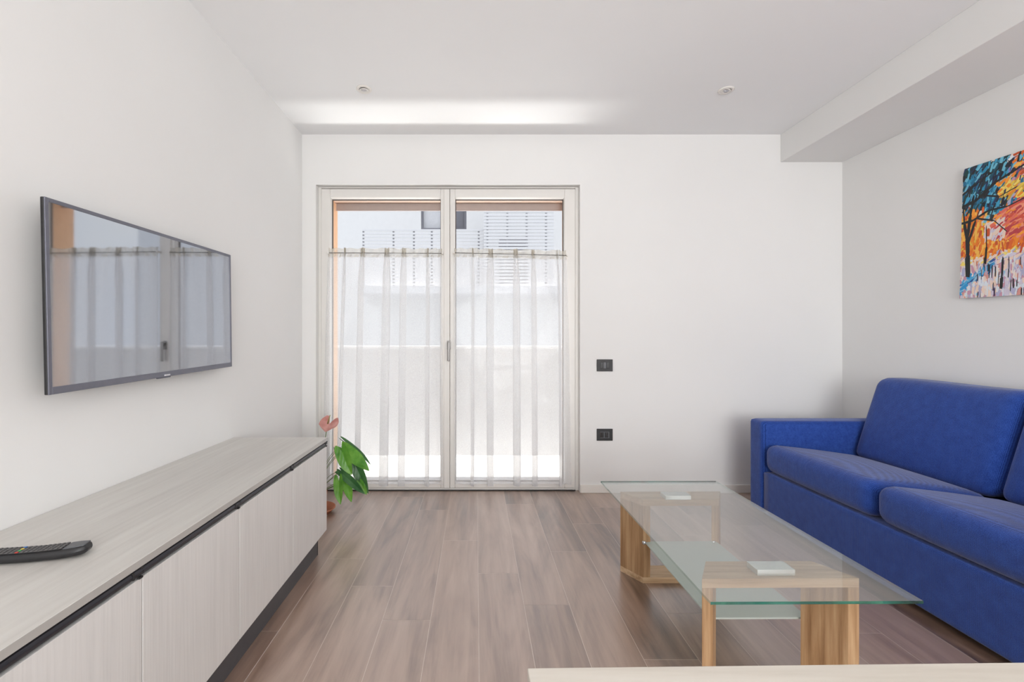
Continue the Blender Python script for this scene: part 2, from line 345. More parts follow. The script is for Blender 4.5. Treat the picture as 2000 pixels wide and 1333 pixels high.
# patio door: fixed frame, two sashes with glass, handle
d0 = thing('door_1', loc=(-.2, 3.46, 0), kind='structure')
FY = 3.444
SX0, SX1, SM = X(628, FY), X(1123.5, FY), X(878.8, FY)
bm = B((OX0, SX0, FY, FY+.07, 0, OZ), (SX1, OX1, FY, FY+.07, 0, OZ), (SX0, SX1, FY, FY+.07, Z(368, FY), OZ), (SX0, SX1, FY, FY+.07, 0, .02))
obj('door_frame', bm, M['frame'], d0, bev=.003)
obj('threshold', B((SX0, SX1, FY-.012, FY+.0, 0, .006)), M['dark_gap'], d0)
GT, GB = Z(388, 3.46), Z(943, 3.46)
for (a_, b_, g0, g1) in ((SX0+.002, SM-.001, X(646, 3.45), X(861, 3.45)), (SM+.001, SX1-.002, X(889, 3.45), X(1102, 3.45))):
    SY = FY-.010; top = Z(370, FY)
    bm = B((a_, g0, SY, SY+.075, .022, top), (g1, b_, SY, SY+.075, .022, top), (g0, g1, SY, SY+.075, GT, top), (g0, g1, SY, SY+.075, .022, GB))
    s_ = obj('door_sash', bm, M['frame'], d0, bev=.004, seg=3)
    e = .006
    bm = B((g0, g0+e, SY+.050, SY+.064, GB, GT), (g1-e, g1, SY+.050, SY+.064, GB, GT), (g0+e, g1-e, SY+.050, SY+.064, GT-e, GT), (g0+e, g1-e, SY+.050, SY+.064, GB, GB+e))
    obj('gasket', bm, M['seal'], s_)
    bm = bmesh.new(); vs = [bm.verts.new(p) for p in ((g0, SY+.057, GB), (g1, SY+.057, GB), (g1, SY+.057, GT), (g0, SY+.057, GT))]; bm.faces.new(vs)
    obj('glass_pane', bm, M['pane'], s_)
SY = FY-.010; hx = X(876.5, 3.40)
obj('meeting_stile', B((X(867, 3.43), SM-.002, SY-.010, SY-.001, .024, top-.004)), M['frame'], d0, bev=.004, seg=3)
h_ = obj('handle_plate', B((hx-.013, hx+.013, SY-.016, SY-.009, Z(683, 3.42)+.0, Z(666, 3.42))), M['handle'], d0, bev=.003)
bm = B((hx-.008, hx+.008, SY-.045, SY-.016, Z(677, 3.4), Z(670, 3.4)), (hx-.009, hx+.009, SY-.052, SY-.040, Z(706, 3.39), Z(668, 3.39)))
obj('door_handle', bm, M['handle'], d0, bev=.004, seg=3)

# ------------------------------------------------------------------ curtains
def curtain(idx, p, label, rodlab):
    (tx0, tx1, bx0, bx1, zt0, zt1, zb, phs, seed) = p
    y0 = 3.400
    rd = random.Random(seed)
    k1, p1 = rd.uniform(5.2, 5.7), rd.uniform(0, 6.3); k2, p2 = rd.uniform(2.1, 2.9), rd.uniform(0, 6.3)
    ks = [(k1, p1+PI/2, .013), (k2, p2+PI/2, .004), (rd.uniform(12, 15), rd.uniform(0, 6.3), .003)]
    hs = [(k1, p1, .074), (k2, p2, .026), (rd.uniform(9, 11), rd.uniform(0, 6.3), .007)]
    ts = [(rd.uniform(22, 26), rd.uniform(0, 6.3), .004), (rd.uniform(31, 37), rd.uniform(0, 6.3), .003)]
    def pt(u, v):                                    # v = 0 at the rod, 1 at the hem
        e0 = tx0+(bx0-tx0)*(v**phs[0]); e1 = tx1+(bx1-tx1)*(v**phs[1])
        wv_ = min(1, v*2+.80)
        uu = u+sum(a_*math.sin(2*PI*k_*u+f_+.5*v) for k_, f_, a_ in hs)*wv_*math.sin(PI*min(1, max(0, u)))**.5
        x = e0+(e1-e0)*uu
        y = y0+sum(a_*math.sin(2*PI*k_*u+f_+.3*v) for k_, f_, a_ in ks)*wv_+sum(a_*math.sin(2*PI*k_*u+f_) for k_, f_, a_ in ts)*max(0, 1-v*4)
        zt = zt0+(zt1-zt0)*u; zz = zt+(zb-zt)*v
        if v > .9: zz += .007*math.sin(2*PI*ks[0][0]*u+ks[0][1]+1)*(v-.9)*10
        return Vector((x, min(y, 3.430), zz))
    NU, NV = 260, 48
    t = thing('sheer_curtain', label, 'curtain', ((tx0+tx1)/2, y0, zb), group='half-height sheer curtains on the patio door')
    def grid(v0, v1, nv, extra=0, freq=0):
        bm = bmesh.new(); rows = []
        for j in range(nv+1):
            v = v0+(v1-v0)*j/nv; row = []
            for i in range(NU+1):
                u = i/NU; p_ = pt(u, max(0, v))
                if v < 0: p_.z += -v*(zt0-zb)*1.0
                if extra: p_.y += extra*math.sin(freq*u+j*.6); p_.z += .0035*math.sin(freq*.63*u+1.2)*(1 if j in (0,) else 0)
                row.append(bm.verts.new(p_))
            rows.append(row)
        for a_, b_ in zip(rows, rows[1:]):
            for i in range(NU): bm.faces.new((a_[i], a_[i+1], b_[i+1], b_[i]))
        return bm
    obj('cloth', grid(.006, 1, NV), M['sheer'], t, smooth=True)
    obj('heading', grid(-.020, .018, 6, .004, 190), M['sheer_head'], t, smooth=True, label='gathered beige heading band')
    bm = grid(.988, 1.0, 2, 0, 0); obj('hem', bm, M['sheer'], t, smooth=True)
    r = thing('curtain_rod', rodlab, 'curtain rod', (tx0, y0, zt0), group='thin rods holding the sheer curtains')
    bm = bmesh.new(); tube(bm, [(tx0-.006, y0-.006, zt0-.003), (tx1+.006, y0-.006, zt1-.003)], .0028, n=12); obj('rod', bm, M['handle'], r, smooth=True)
    for xx, zz in ((tx0-.004, zt0), (tx1+.004, zt1)):
        obj('bracket', B((xx-.005, xx+.005, y0-.010, SY+.001, zz-.008, zz+.004)), M['trim'], r, bev=.002)
dc = 3.405
curtain(0, (X(643, dc), X(863, dc), X(631, dc), X(866, dc), Z(494, dc), Z(495, dc), Z(948, dc), (.7, 1.0), 5),
        'white sheer half curtain on the left leaf of the patio door, behind the anthurium', 'thin rod of the sheer curtain on the left door leaf')
curtain(1, (X(888, dc), X(1106, dc), X(889, dc), X(1116, dc), Z(494, dc), Z(499, dc), Z(948, dc), (2.0, .6), 13),
        'white sheer half curtain on the right leaf of the patio door, nearest the switches', 'thin rod of the sheer curtain on the right door leaf')

# ------------------------------------------------------------------ cabinets along the left wall
CX, PX = -.806, -.848
seams = [.192, .640, 1.088, 1.536, 1.984, 2.432]
ZD, ZB_, ZT = .577, .127, .624
cab_lab = ['pale wood-grain base cabinet nearest the camera at the left picture edge', 'pale wood-grain base cabinet below the remote control, cut by the left picture edge',
           'pale wood-grain base cabinet, second back from the near end of the visible row', 'pale wood-grain base cabinet, third in the row, next to the last one',
           'pale wood-grain base cabinet at the far end of the row beside the anthurium']
for i in range(5):
    y0, y1 = seams[i], seams[i+1]
    t = thing('base_cabinet', cab_lab[i], 'cabinet', ((XL+CX)/2, (y0+y1)/2, ZB_), group='row of low cabinets under the television')
    bm = B((XL+.003, CX-.02, y0+.0005, y0+.018, ZB_, .603), (XL+.003, CX-.02, y1-.018, y1-.0005, ZB_, .603), (XL+.003, CX-.02, y0+.018, y1-.018, ZB_, ZB_+.018),
           (XL+.003, XL+.012, y0+.018, y1-.018, ZB_+.018, .603), (XL+.012, CX-.05, y0+.018, y1-.018, .585, .603))
    obj('body', bm, M['pale_v'], t, bev=.0008)
    obj('door', B((CX-.019, CX, y0+.0015, y1-.0015, ZB_, ZD)), M['pale_v'], t, bev=.0012)
    # black rounded finger-pull profile above the door
    bm = bmesh.new(); prof = [(CX-.045, .6035), (CX-.006, .6035), (CX+.001, .600), (CX+.0035, .5935), (CX+.0015, .587), (CX-.006, .583), (CX-.006, .580), (CX-.045, .580)]
    for ya, yb in ((y0+.0008, y1-.0008),):
        lo = [bm.verts.new((x, ya, z)) for x, z in prof]; hi = [bm.verts.new((x, yb, z)) for x, z in prof]
        bm.faces.new(lo); bm.faces.new(hi[::-1])
        for k in range(len(prof)): bm.faces.new((lo[k], hi[k], hi[(k+1) % 8], lo[(k+1) % 8]))
    pr = obj('handle_profile', bm, M['black_metal'], t, bev=.0012, label='black metal finger-pull profile')
    if i < 5:
        obj('end_cap', B((CX-.003, CX+.0048, y1-.034, y1-.031, .585, .602), (CX-.004, CX+.004, y1-.006, y1-.0008, .5995, .6045), (CX-.004, CX+.0025, y1-.012, y1-.0008, .577, .5815)), M['dark_gap'], t)
t = thing('worktop', 'long pale wood-grain worktop running over the low cabinets under the television', 'worktop', ((XL+CX)/2, 1.3, .6045))
obj('slab', B((XL+.001, CX+.001, .19, 2.437, .605, ZT)), M['pale_h'], t, bev=.0012)
obj('edge_strip', B((CX+.001, CX+.0022, .19, 2.437, .6055, ZT-.0012)), plain('edge_band', lin(176, 174, 170), .3, noise=.02), t, label='grey edge band')
t = thing('plinth', 'dark grey plinth panel running along the floor under the low cabinets', 'plinth', (PX, 1.3, 0))
obj('front_panel', B((PX-.016, PX, .20, 2.405, 0, ZB_-.001)), M['plinth'], t, bev=.001)
obj('end_strip', B((PX-.016, PX+.001, 2.405, 2.412, 0, ZB_-.001), ), M['dark_gap'], t)
obj('side_panel', B((XL+.003, PX-.016, 2.394, 2.410, 0, ZB_-.001)), M['plinth'], t)

# ------------------------------------------------------------------ television
tvn = Vector((-1.2253, 1.286, 1.2745)); tvf = Vector((-1.246, 2.294, 1.2984)); cen = (tvn+tvf)/2; dv = (tvf-tvn)
LEN, H = dv.length, .567
ex = dv.normalized(); ez = Vector((0, 0, 1)); ez = (ez-ex*ez.dot(ex)).normalized(); nx = ex.cross(ez)          # nx ~ +X
Rm = Matrix((nx, ex, ez)).transposed()
t = thing('television', 'large flat television on the left wall reflecting the curtained door', 'television', cen, Rm.to_euler(), local=True)
hl, hh = LEN/2, H/2
bz, bb = .012, .022
bm = B((-.004, 0, -hl, -hl+bz, -hh, hh), (-.004, 0, hl-bz, hl, -hh, hh), (-.004, 0, -hl+bz, hl-bz, hh-bz, hh), (-.004, 0, -hl+bz, hl-bz, -hh, -hh+bb))
obj('bezel', bm, M['bezel'], t, bev=.0012, label='gunmetal grey bezel')
obj('screen', B((-.0038, -.0015, -hl+bz, hl-bz, -hh+bb, hh-bz)), M['screen'], t)
bm = B((-.014, -.0042, -hl, hl, -hh, hh)); obj('back_shell', bm, M['black_plastic'], t, bev=.002)
bm = rbox(.014, hl-.03, .15, .012, 8, lambda p: p+Vector((-.029, 0, -hh+.16))); obj('back_housing', bm, M['black_plastic'], t, smooth=True)
obj('badge', B((0, .0022, -.012, .022, -hh+.004, -hh+.010)), M['badge'], t, bev=.0008, label='small silver badge')
obj('sensor_tab', B((-.010, -.001, -.045, .03, -hh-.004, -hh-.0002)), M['bezel'], t, bev=.0015)
dist = (cen.x-XL)
obj('wall_bracket', B((-dist+.010, -.048, -.12, -.09, -.14, .10), (-dist+.010, -.048, .09, .12, -.14, .10), (-dist+.008, -dist+.014, -.12, .12, -.05, .05)), M['black_metal'], t)

# ------------------------------------------------------------------ remote control
rc = at(84, 1088, 1.085); rl = .205
t = thing('remote_control', 'black remote control lying on the worktop at the left picture edge', 'remote control', (-1.047, 1.083, ZT), (0, 0, math.radians(13)), local=True)
def rshape(p):
    s_ = p.x/(rl/2); wd = (1+.04*math.cos(s_*PI))*math.sqrt(max(0, 1-.62*(max(0, abs(s_)-.72)/.28)**2.4))
    z_ = p.z; 
    if z_ > 0: z_ *= 1.0+.25*max(0, s_)
    lift = .007*(s_*.55)**2*4*.35+(.006*max(0, s_-.45) if p.z < 0 else 0)
    return Vector((p.x, p.y*wd, z_+.012+lift))
bm = rbox(rl/2, .0245, .0110, .0105, 16, rshape); obj('body', bm, M['black_plastic'], t, smooth=True)
def ztop(x, y=0): return rshape(Vector((x, y, .011))).z
bm = rbox(.074, .0195, .0010, .0009, 10, lambda p: Vector((p.x-.022, p.y, p.z+ztop(p.x-.022)+.0002))); obj('keypad', bm, M['black_gloss'], t, smooth=True)
bm = rbox(.021, .0185, .0012, .0011, 10, lambda p: Vector((p.x+.076, p.y*(1-.25*max(0, p.x/.021)), p.z+ztop(p.x+.076)-.0002))); obj('end_panel', bm, M['grey_plastic'], t, smooth=True, label='lighter grey end panel')
base = None
for r in range(15):
    for c_ in range(4):
        x = -.088+r*.0098; y = (-.0142+c_*.0095)
        if r in (8, 9) and c_ in (1, 2): pass
        z_ = ztop(x)+.0014; mk = M['key']
        if r == 5: mk = M['key%d' % c_]
        bm = rbox(.0031, .0031, .0012, .0010, 2, lambda p, x=x, y=y, z_=z_: p+Vector((x, y, z_))); obj('key', bm, mk, t, smooth=True)

# ------------------------------------------------------------------ potted anthurium
pc = Vector((-1.065, 3.0, 0))
t = thing('plant_saucer', 'terracotta saucer on the floor half hidden behind the far cabinet', 'saucer', pc)
bm = bmesh.new(); lathe(bm, [(.001, 0), (.092, 0), (.118, .030), (.124, .032), (.123, .036), (.116, .036), (.090, .009), (.001, .009)], pc); obj('dish', bm, M['terracotta'], t, smooth=True)
t = thing('potted_anthurium', 'anthurium with one pink flower and green leaves beside the far cabinet end', 'plant', (pc.x, pc.y, .010))
bm = bmesh.new(); lathe(bm, [(.001, .010), (.052, .010), (.066, .120), (.070, .122), (.071, .140), (.064, .140), (.062, .126), (.001, .126)], pc); obj('pot', bm, M['terracotta'], t, smooth=True)
bm = bmesh.new(); lathe(bm, [(.001, .127), (.0615, .127), (.061, .130), (.001, .136)], pc); obj('soil', bm, M['soil'], t, smooth=True)
def leaf(name, base, tip, W, nrm, mat, fold=.25, droop=.0, lobes=.18, par=None, wob=0, prof=None):
    base, tip = Vector(base), Vector(tip); ax = tip-base; L = ax.length; ax.normalize()
    nr = Vector(nrm); nr = (nr-ax*nr.dot(ax)).normalized(); sd = ax.cross(nr)
    bm = bmesh.new(); NT, NS = 22, 12; rows = []
    for i in range(NT+1):
        tt = i/NT; 
        wd = W*1.9*math.sqrt(tt+.17)*(1-tt)**.85
        row = []
        for j in range(-NS, NS+1):
            s_ = j/NS; a_ = abs(s_)
            back = lobes*L*(math.sin(PI*a_*.80)**.9)*max(0, 1-tt*2.2)
            p = base+ax*(L*tt-back)+sd*(s_*wd)+nr*(fold*a_*wd*1.2-droop*L*(tt**2)+wob*math.sin(7*tt+3*s_)*W*.3*a_)
            row.append(bm.verts.new(p))
        rows.append(row)
    for r0, r1 in zip(rows, rows[1:]):
        for j in range(2*NS): bm.faces.new((r0[j], r0[j+1], r1[j+1], r1[j]))
    bmesh.ops.remove_doubles(bm, verts=bm.verts, dist=.0002)
    o = obj(name, bm, mat, par, smooth=True)
    return o
stem0 = pc+Vector((.0, 0, .134))
def stem(to, sx=.0, bulge=.05, r=.0022):
    a_ = stem0+Vector((sx, sx*.6, 0)); b_ = Vector(to); pts = []
    for i in range(13):
        s_ = i/12; p = a_.lerp(b_, s_); p.z += bulge*math.sin(PI*s_); pts.append(p)
    bm = bmesh.new(); tube(bm, pts, r*1.25, r, 8); obj('stem', bm, M['stem'], t, smooth=True)
LV = [  # base px, tip px, depth, half width m, normal, mat, fold
    ((677, 866), (727, 904), 3.06, 3.02, .026, (.25, -.25, 1), 'leaf_dark', .3),
    ((676, 880), (721, 918), 2.96, 2.90, .046, (.25, -1, .75), 'leaf', .22),
    ((668, 882), (685, 929), 2.90, 2.86, .047, (-.15, -1, .25), 'leaf', .30),
    ((655, 880), (661, 905), 2.93, 2.90, .014, (-1, -.5, .2), 'leaf_dark', .3),
    ((692, 905), (719, 966), 3.02, 3.0, .040, (.2, -1, .1), 'leaf_dark', .25),
    ((660, 922), (672, 930), 2.94, 2.90, .017, (-.2, -1, .5), 'leaf_dark', .2),
    ((672, 928), (711, 965), 2.90, 2.84, .028, (-.35, -1, .75), 'leaf_dark', .35),
    ((662, 940), (663, 986), 2.88, 2.82, .034, (-.2, -1, .35), 'leaf', .35),
    ((675, 938), (686, 981), 2.90, 2.84, .031, (.2, -1, .35), 'leaf', .35),
    ((704, 944), (716, 967), 2.97, 2.95, .022, (.2, -1, .3), 'leaf', .2),
]
for i, (bp, tp, db, dt, W2, nr, mt, fo) in enumerate(LV):
    b_, p_ = at(*bp, db), at(*tp, dt)
    leaf('leaf', b_, p_, W2, nr, M[mt], fo, .10, .30, t, .12)
    stem(b_+Vector((.0, .004, -.001)), sx=-.02+.006*i, bulge=[.06, .05, .05, .05, .02, .03, .03, .0, .0, .02][i], r=.0016)
fb = at(641, 836, 2.92)
fl = leaf('spathe', at(643, 829, 2.93), at(635, 843, 2.88), .062, (.0, -1, .35), M['spathe'], .25, .05, .95, t, .25)
bm = bmesh.new(); tube(bm, [at(640, 828, 2.90), at(642.5, 819, 2.89), at(645, 811, 2.885)], .0042, .0022, 12); obj('spadix', bm, M['spadix'], fl, smooth=True)
stem(at(640, 832, 2.93), sx=-.01, bulge=.0, r=.0022)

# ------------------------------------------------------------------ coffee table
tc_ = Vector((.942, 1.785, 0))
t = thing('coffee_table', 'low glass coffee table on two oak frames in front of the sofa', 'coffee table', tc_, (0, 0, math.radians(.45)), local=True)
GW, GL, GZ0, GZ1 = .297, .535, .416, .424
bm = bmesh.new(); box(bm, -GW, GW, -GL, GL, GZ0, GZ1)
bm.faces.ensure_lookup_table()
for f_ in bm.faces: f_.normal_update(); f_.material_index = 0 if abs(f_.normal.z) > .5 else (1 if abs(f_.normal.y) > .5 else 2)
obj('glass_top', bm, None, t, mats=[M['glass'], M['glass_edge'], M['glass_side']], label='clear glass top with green edge')
def pedestal(s):                                   # s=+1 far frame (wide side away), -1 near frame
    yb = s*.452 if s > 0 else -.352+0; 
    if s > 0: yw, yn = .457, .343                  # wide edge, narrow edge
    else: yw, yn = -.362, -.250
    wx, nx_ = .250, .180; ox = .028 if s > 0 else .017; th = .030; zt, zb = .396, 0
    def band(z0, z1): 
        bm = bmesh.new(); prism(bm, [(ox-wx, yw), (ox+wx, yw), (ox+nx_, yn), (ox-nx_, yn)], z0, z1); return bm
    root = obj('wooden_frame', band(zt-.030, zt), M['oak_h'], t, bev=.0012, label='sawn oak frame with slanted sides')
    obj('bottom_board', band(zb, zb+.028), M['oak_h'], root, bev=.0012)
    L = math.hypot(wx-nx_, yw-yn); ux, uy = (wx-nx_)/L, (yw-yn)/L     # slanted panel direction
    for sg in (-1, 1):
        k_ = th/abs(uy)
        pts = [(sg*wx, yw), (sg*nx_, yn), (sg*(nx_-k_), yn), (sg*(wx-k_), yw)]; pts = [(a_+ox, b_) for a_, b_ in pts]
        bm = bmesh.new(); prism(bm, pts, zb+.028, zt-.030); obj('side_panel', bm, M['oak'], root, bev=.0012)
pedestal(1); pedestal(-1)
for (px, py, ) in ((.014, .367), (.014, -.318)):
    bm = B((px-.061, px+.061, py-.029, py+.029, .396, .4158)); obj('mounting_plate', bm, M['plate'], t, bev=.002, label='square chrome plate under the glass')
bm = bmesh.new(); prism(bm, [(-.141, -.238), (.198, -.238), (.198, .350), (-.141, .350)], .190, .196); obj('lower_shelf', bm, M['frosted'], t, bev=.001, label='frosted greenish glass shelf')
for px, py in ((-.146, -.244), (.186, -.240), (-.146, .345), (.182, .345)):
    bm = bmesh.new(); lathe(bm, [(.001, .186), (.008, .186), (.009, .188), (.009, .198), (.007, .201), (.001, .2012)], (px, py, 0), 20); obj('clip', bm, M['chrome'], t, smooth=True)

# ------------------------------------------------------------------ sofa
t = thing('sofa', 'blue fabric sofa with square arms against the right wall', 'sofa', (2.3, 2.1, 0))
SXF, SY1, SY0 = 1.85, 2.907, 1.30
bm = rbox((2.70-SXF)/2, (SY1-SY0)/2-.001, .137, .012, 10, lambda p: p+Vector(((2.70+SXF)/2, (SY1+SY0)/2, .167))); obj('base', bm, M['blue'], t, smooth=True)
for ya, yb in ((SY1, SY1+.136), (SY0-.136, SY0)):
    bm = rbox((2.735-SXF+.006)/2, (yb-ya)/2, .298, .022, 10, lambda p: p+Vector(((2.735+SXF-.006)/2, (ya+yb)/2, .328))); obj('armrest', bm, M['blue'], t, smooth=True)
bm = rbox(.045, (SY1-SY0)/2-.001, .30, .02, 8, lambda p: p+Vector((2.700, (SY1+SY0)/2, .37))); obj('back_frame', bm, M['blue'], t, smooth=True)
for x_, y_ in ((1.93, SY1+.07), (2.66, SY1+.07), (1.93, SY0-.07), (2.66, SY0-.07)):
    bm = bmesh.new(); lathe(bm, [(.001, 0), (.024, 0), (.027, .034), (.001, .034)], (x_, y_, 0), 20); obj('foot', bm, M['black_plastic'], t, smooth=True)
ym = (SY1+SY0)/2
for ya, yb in ((ym+.002, SY1-.003), (SY0+.003, ym-.002)):
    hy = (yb-ya)/2
    def fn(p):
        u = (p.x+.30)/.60; v_ = p.y/hy; bul = (1-v_*v_)
        z_ = p.z
        if z_ > 0: z_ += .022*bul*math.sin(PI*min(1, max(0, u)))-.075*u
        x_ = p.x-.006*bul*max(0, -p.x/.30)
        return Vector((x_+SXF+.296, p.y+(ya+yb)/2, z_+.398))
    bm = rbox(.30, hy, .092, .062, 16, fn); 
    for v_ in bm.verts:
        if v_.co.z < .308: v_.co.z = .308
    obj('seat_cushion', bm, M['blue'], t, smooth=True)
    def fb_(p):
        u = (p.z+.255)/.51; v_ = p.y/hy; bul = (1-v_**2)*math.sin(PI*min(1, max(0, u)))
        x_ = p.x*(1-.10*u)-(.022*bul if p.x < 0 else 0)
        return Vector((x_+2.505+.150*u, p.y*(1-.012*u)+(ya+yb)/2, p.z+.655+.004*math.sin(v_*3)))
    bm = rbox(.100, hy-.002, .255, .055, 16, fb_); obj('back_cushion', bm, M['blue'], t, smooth=True)

# ------------------------------------------------------------------ foreground table
t = thing('dining_table', 'pale wood-grain table whose edge shows at the bottom right of the picture', 'table', (.0623, .5486, 0), (0, 0, math.radians(.9)), local=True)
obj('tabletop', B((0, 1.25, -.80, 0, .722, .750)), M['pale_table'], t, bev=.0015)
for x_, y_ in ((.05, -.75), (1.20, -.75), (.05, -.05), (1.20, -.05)):
    obj('leg', B((x_-.02, x_+.02, y_-.02, y_+.02, 0, .722)), M['pale_v'], t, bev=.002)

# ------------------------------------------------------------------ switches and socket
for zz, lab, n_ in ((Z(714), 'black light switch plate, the upper of two plates right of the patio door', 'light_switch'), (Z(849.5), 'black wall socket plate, the lower of two plates right of the patio door', 'wall_socket')):
    cx = X(1180.8)
    t = thing(n_, lab, 'switch' if n_ == 'light_switch' else 'socket', (cx, D, zz))
    obj('cover_plate', B((cx-.060, cx+.060, D-.008, D-.0005, zz-.045, zz+.045)), M['black_plastic'], t, bev=.003, seg=3)
    if n_ == 'light_switch':
        for k in range(3): obj('rocker', B((cx-.034+k*.023, cx-.0125+k*.023, D-.0115, D-.0078, zz-.023, zz+.023)), M['grey_plastic'] if k == 1 else M['black_gloss'], t, bev=.0015)
    else:
        obj('insert', B((cx-.036, cx+.034, D-.0105, D-.0078, zz-.024, zz+.024)), M['grey_plastic'], t, bev=.002)
        for dx in (-.022, .012):
            o_ = obj('outlet', B((cx+dx-.013, cx+dx+.013, D-.0125, D-.0100, zz-.020, zz+.020)), M['black_gloss'], t, bev=.002)
            for dz in (-.010, 0, .010):
                bm = bmesh.new(); lathe(bm, [(.0001, -.0004), (.0024, -.0004), (.0024, .0002), (.0001, .0002)], (cx+dx, D-.0127, zz+dz), 12, 'Y'); obj('pin_hole', bm, M['dark_gap'], o_)

# ------------------------------------------------------------------ ceiling downlights
for px, py, lab in ((711, 174, 'small round white ceiling spotlight on the left, above the patio door'), (1418, 176, 'small round white ceiling spotlight on the right, near the boxed beam')):
    dd = 1.551*F/(VY-py); c0 = Vector((X(px, dd), dd, ZC))
    t = thing('ceiling_spotlight', lab, 'spotlight', c0, group='recessed ceiling spotlights')
    bm = bmesh.new(); lathe(bm, [(.026, -.0005), (.046, -.0005), (.047, -.003), (.044, -.006), (.030, -.0065), (.027, -.0035), (.026, -.0005)], c0, 40); obj('ring', bm, M['trim'], t, smooth=True)
    bm = bmesh.new(); lathe(bm, [(.001, 0), (.0265, 0), (.0285, -.005), (.024, -.006), (.016, -.0015), (.001, -.0015)], (0, 0, 0), 32)
    R_ = Matrix.Rotation(.16 if px < 1000 else .2, 3, 'X' if px < 1000 else 'Y')
    for v_ in bm.verts: v_.co = R_ @ v_.co+c0+Vector((0, 0, -.004))
    gb = obj('gimbal', bm, M['frame'], t, smooth=True, label='tilted lamp insert')
    bm = bmesh.new(); lathe(bm, [(.001, -.0022), (.0155, -.0022), (.0155, -.0030), (.001, -.0034)], (0, 0, 0), 24)
    for v_ in bm.verts: v_.co = R_ @ v_.co+c0+Vector((0, 0, -.004))
    obj('lens', bm, M['badge'], gb, smooth=True)

# ------------------------------------------------------------------ painting on the right wall
PW, PH = .56, .722
far_mid = Vector((2.742, 2.535, 1.7375))
t = thing('canvas_painting', 'colourful canvas painting of trees in teal and orange on the right wall above the sofa', 'painting', far_mid+Vector((0, -PW/2, 0)), (math.radians(-1.6)*-1, 0, 0), local=True)
obj('canvas', B((-.012, .014, -PW/2, PW/2, -PH/2, PH/2)), M['canvas'], t, bev=.002)
rd = random.Random(11); strokes = []
def quad(s0, h0, ang, ln, wd, c_): strokes.append((s0, h0, ang, ln, wd, c_))
def pick(l): return l[rd.randrange(len(l))]
TEAL = [(20, 110, 150), (30, 140, 180), (12, 80, 100), (60, 160, 200), (10, 60, 60), (110, 190, 215), (24, 50, 90), (20, 24, 40)]
ORA = [(240, 140, 30), (250, 160, 50), (225, 100, 30), (235, 120, 20), (250, 190, 80), (200, 80, 30)]
RED = [(215, 80, 60), (230, 110, 90), (240, 150, 120), (190, 60, 70)]
PAL = [(236, 226, 220), (214, 206, 222), (240, 214, 196), (180, 180, 210), (224, 232, 240), (200, 150, 170)]
BLU = [(40, 150, 210), (70, 170, 220), (30, 90, 160), (150, 200, 225)]
YEL = [(235, 200, 70), (245, 220, 110), (210, 170, 60)]
DRK = [(18, 18, 26), (30, 26, 40), (24, 40, 50)]
def region(s, h):                                   # s: 0 far edge .. .56 near edge, h: 0 bottom .. .722
    hb = .455+.035*math.sin(s*31)+rd.uniform(-.035, .035)
    if h > hb:
        if .17 < s < .30 and .50 < h < .60 and rd.random() < .75: return pick(YEL+ORA[:2]+YEL), .8
        if s > .24 and h > .60 and rd.random() < .5: return pick(ORA+RED[1:3]), .6
        if s > .22 and rd.random() < .35: return pick(PAL+[(150, 130, 190), (120, 70, 130)]), .7
        return pick(TEAL+(DRK*2 if h > .64 or rd.random() < .3 else [])), 1.15
    if h > .22+.10*max(0, s-.12)+rd.uniform(-.015, .015):
        if .11 < s < .21 and .29 < h < .41 and rd.random() < .75: return pick(PAL[:3]), 1.2
        if s > .14 and h > .29 and h < .30+s*.8: return pick(RED+RED+ORA[:2]), .6
        return pick(ORA+ORA+YEL[:1]), 1.4
    if s < .17 and abs(h-(.055+s*.75)) < .03: return pick(BLU), .7
    if h < .19: return pick(PAL*5+BLU[3:]+[(150, 120, 160), (215, 150, 140)]), PI/2
    return pick(PAL*2+ORA[4:5]+YEL[1:2]), .5
for i in range(420): 
    s_, h_ = rd.uniform(0, PW), rd.uniform(0, PH); c_, a_ = region(s_, h_); quad(s_, h_, a_+rd.uniform(-.3, .3), .10, .04, c_)
for i in range(2600):
    s_, h_ = rd.uniform(0, PW), rd.uniform(0, PH); c_, a_ = region(s_, h_); quad(s_, h_, a_+rd.uniform(-.35, .35), rd.uniform(.02, .06), rd.uniform(.006, .018), c_)
for i in range(110):
    s_, h_ = rd.uniform(.08, PW), rd.uniform(0, .19); quad(s_, h_, PI/2+rd.uniform(-.05, .05), rd.uniform(.03, .08), rd.uniform(.003, .007), pick(DRK+PAL+[(90, 60, 110), (200, 110, 90)]))
def branch(pts, w0, w1):
    n_ = 0
    for (a_, b_) in zip(pts, pts[1:]):
        L = math.hypot(b_[0]-a_[0], b_[1]-a_[1]); ww = 1.7*w0+1.7*(w1-w0)*n_/max(1, len(pts)-2); n_ += 1
        quad((a_[0]+b_[0])/2, (a_[1]+b_[1])/2, math.atan2(b_[1]-a_[1], b_[0]-a_[0]), L*1.12, ww, (16, 20, 24))
branch([(.040, .12), (.036, .24), (.033, .34), (.045, .46), (.058, .56)], .016, .007)
branch([(.036, .30), (.014, .42), (.006, .52)], .010, .005); branch([(.036, .30), (.07, .42), (.10, .50)], .008, .003)
branch([(0, .51), (.07, .53), (.16, .60), (.26, .64), (.40, .70)], .011, .006)
branch([(0, .42), (.06, .425), (.13, .46), (.22, .46), (.34, .50)], .009, .004)
branch([(.08, .43), (.16, .40), (.22, .33)], .006, .003); branch([(.0, .58), (.07, .62), (.15, .66)], .008, .004)
branch([(.10, .55), (.18, .52), (.26, .55)], .006, .003); branch([(.125, .18), (.128, .27), (.124, .38)], .006, .003)
branch([(.20, .04), (.203, .10), (.205, .20)], .009, .006)
bm = bmesh.new(); lay = bm.loops.layers.float_color.new('paint')
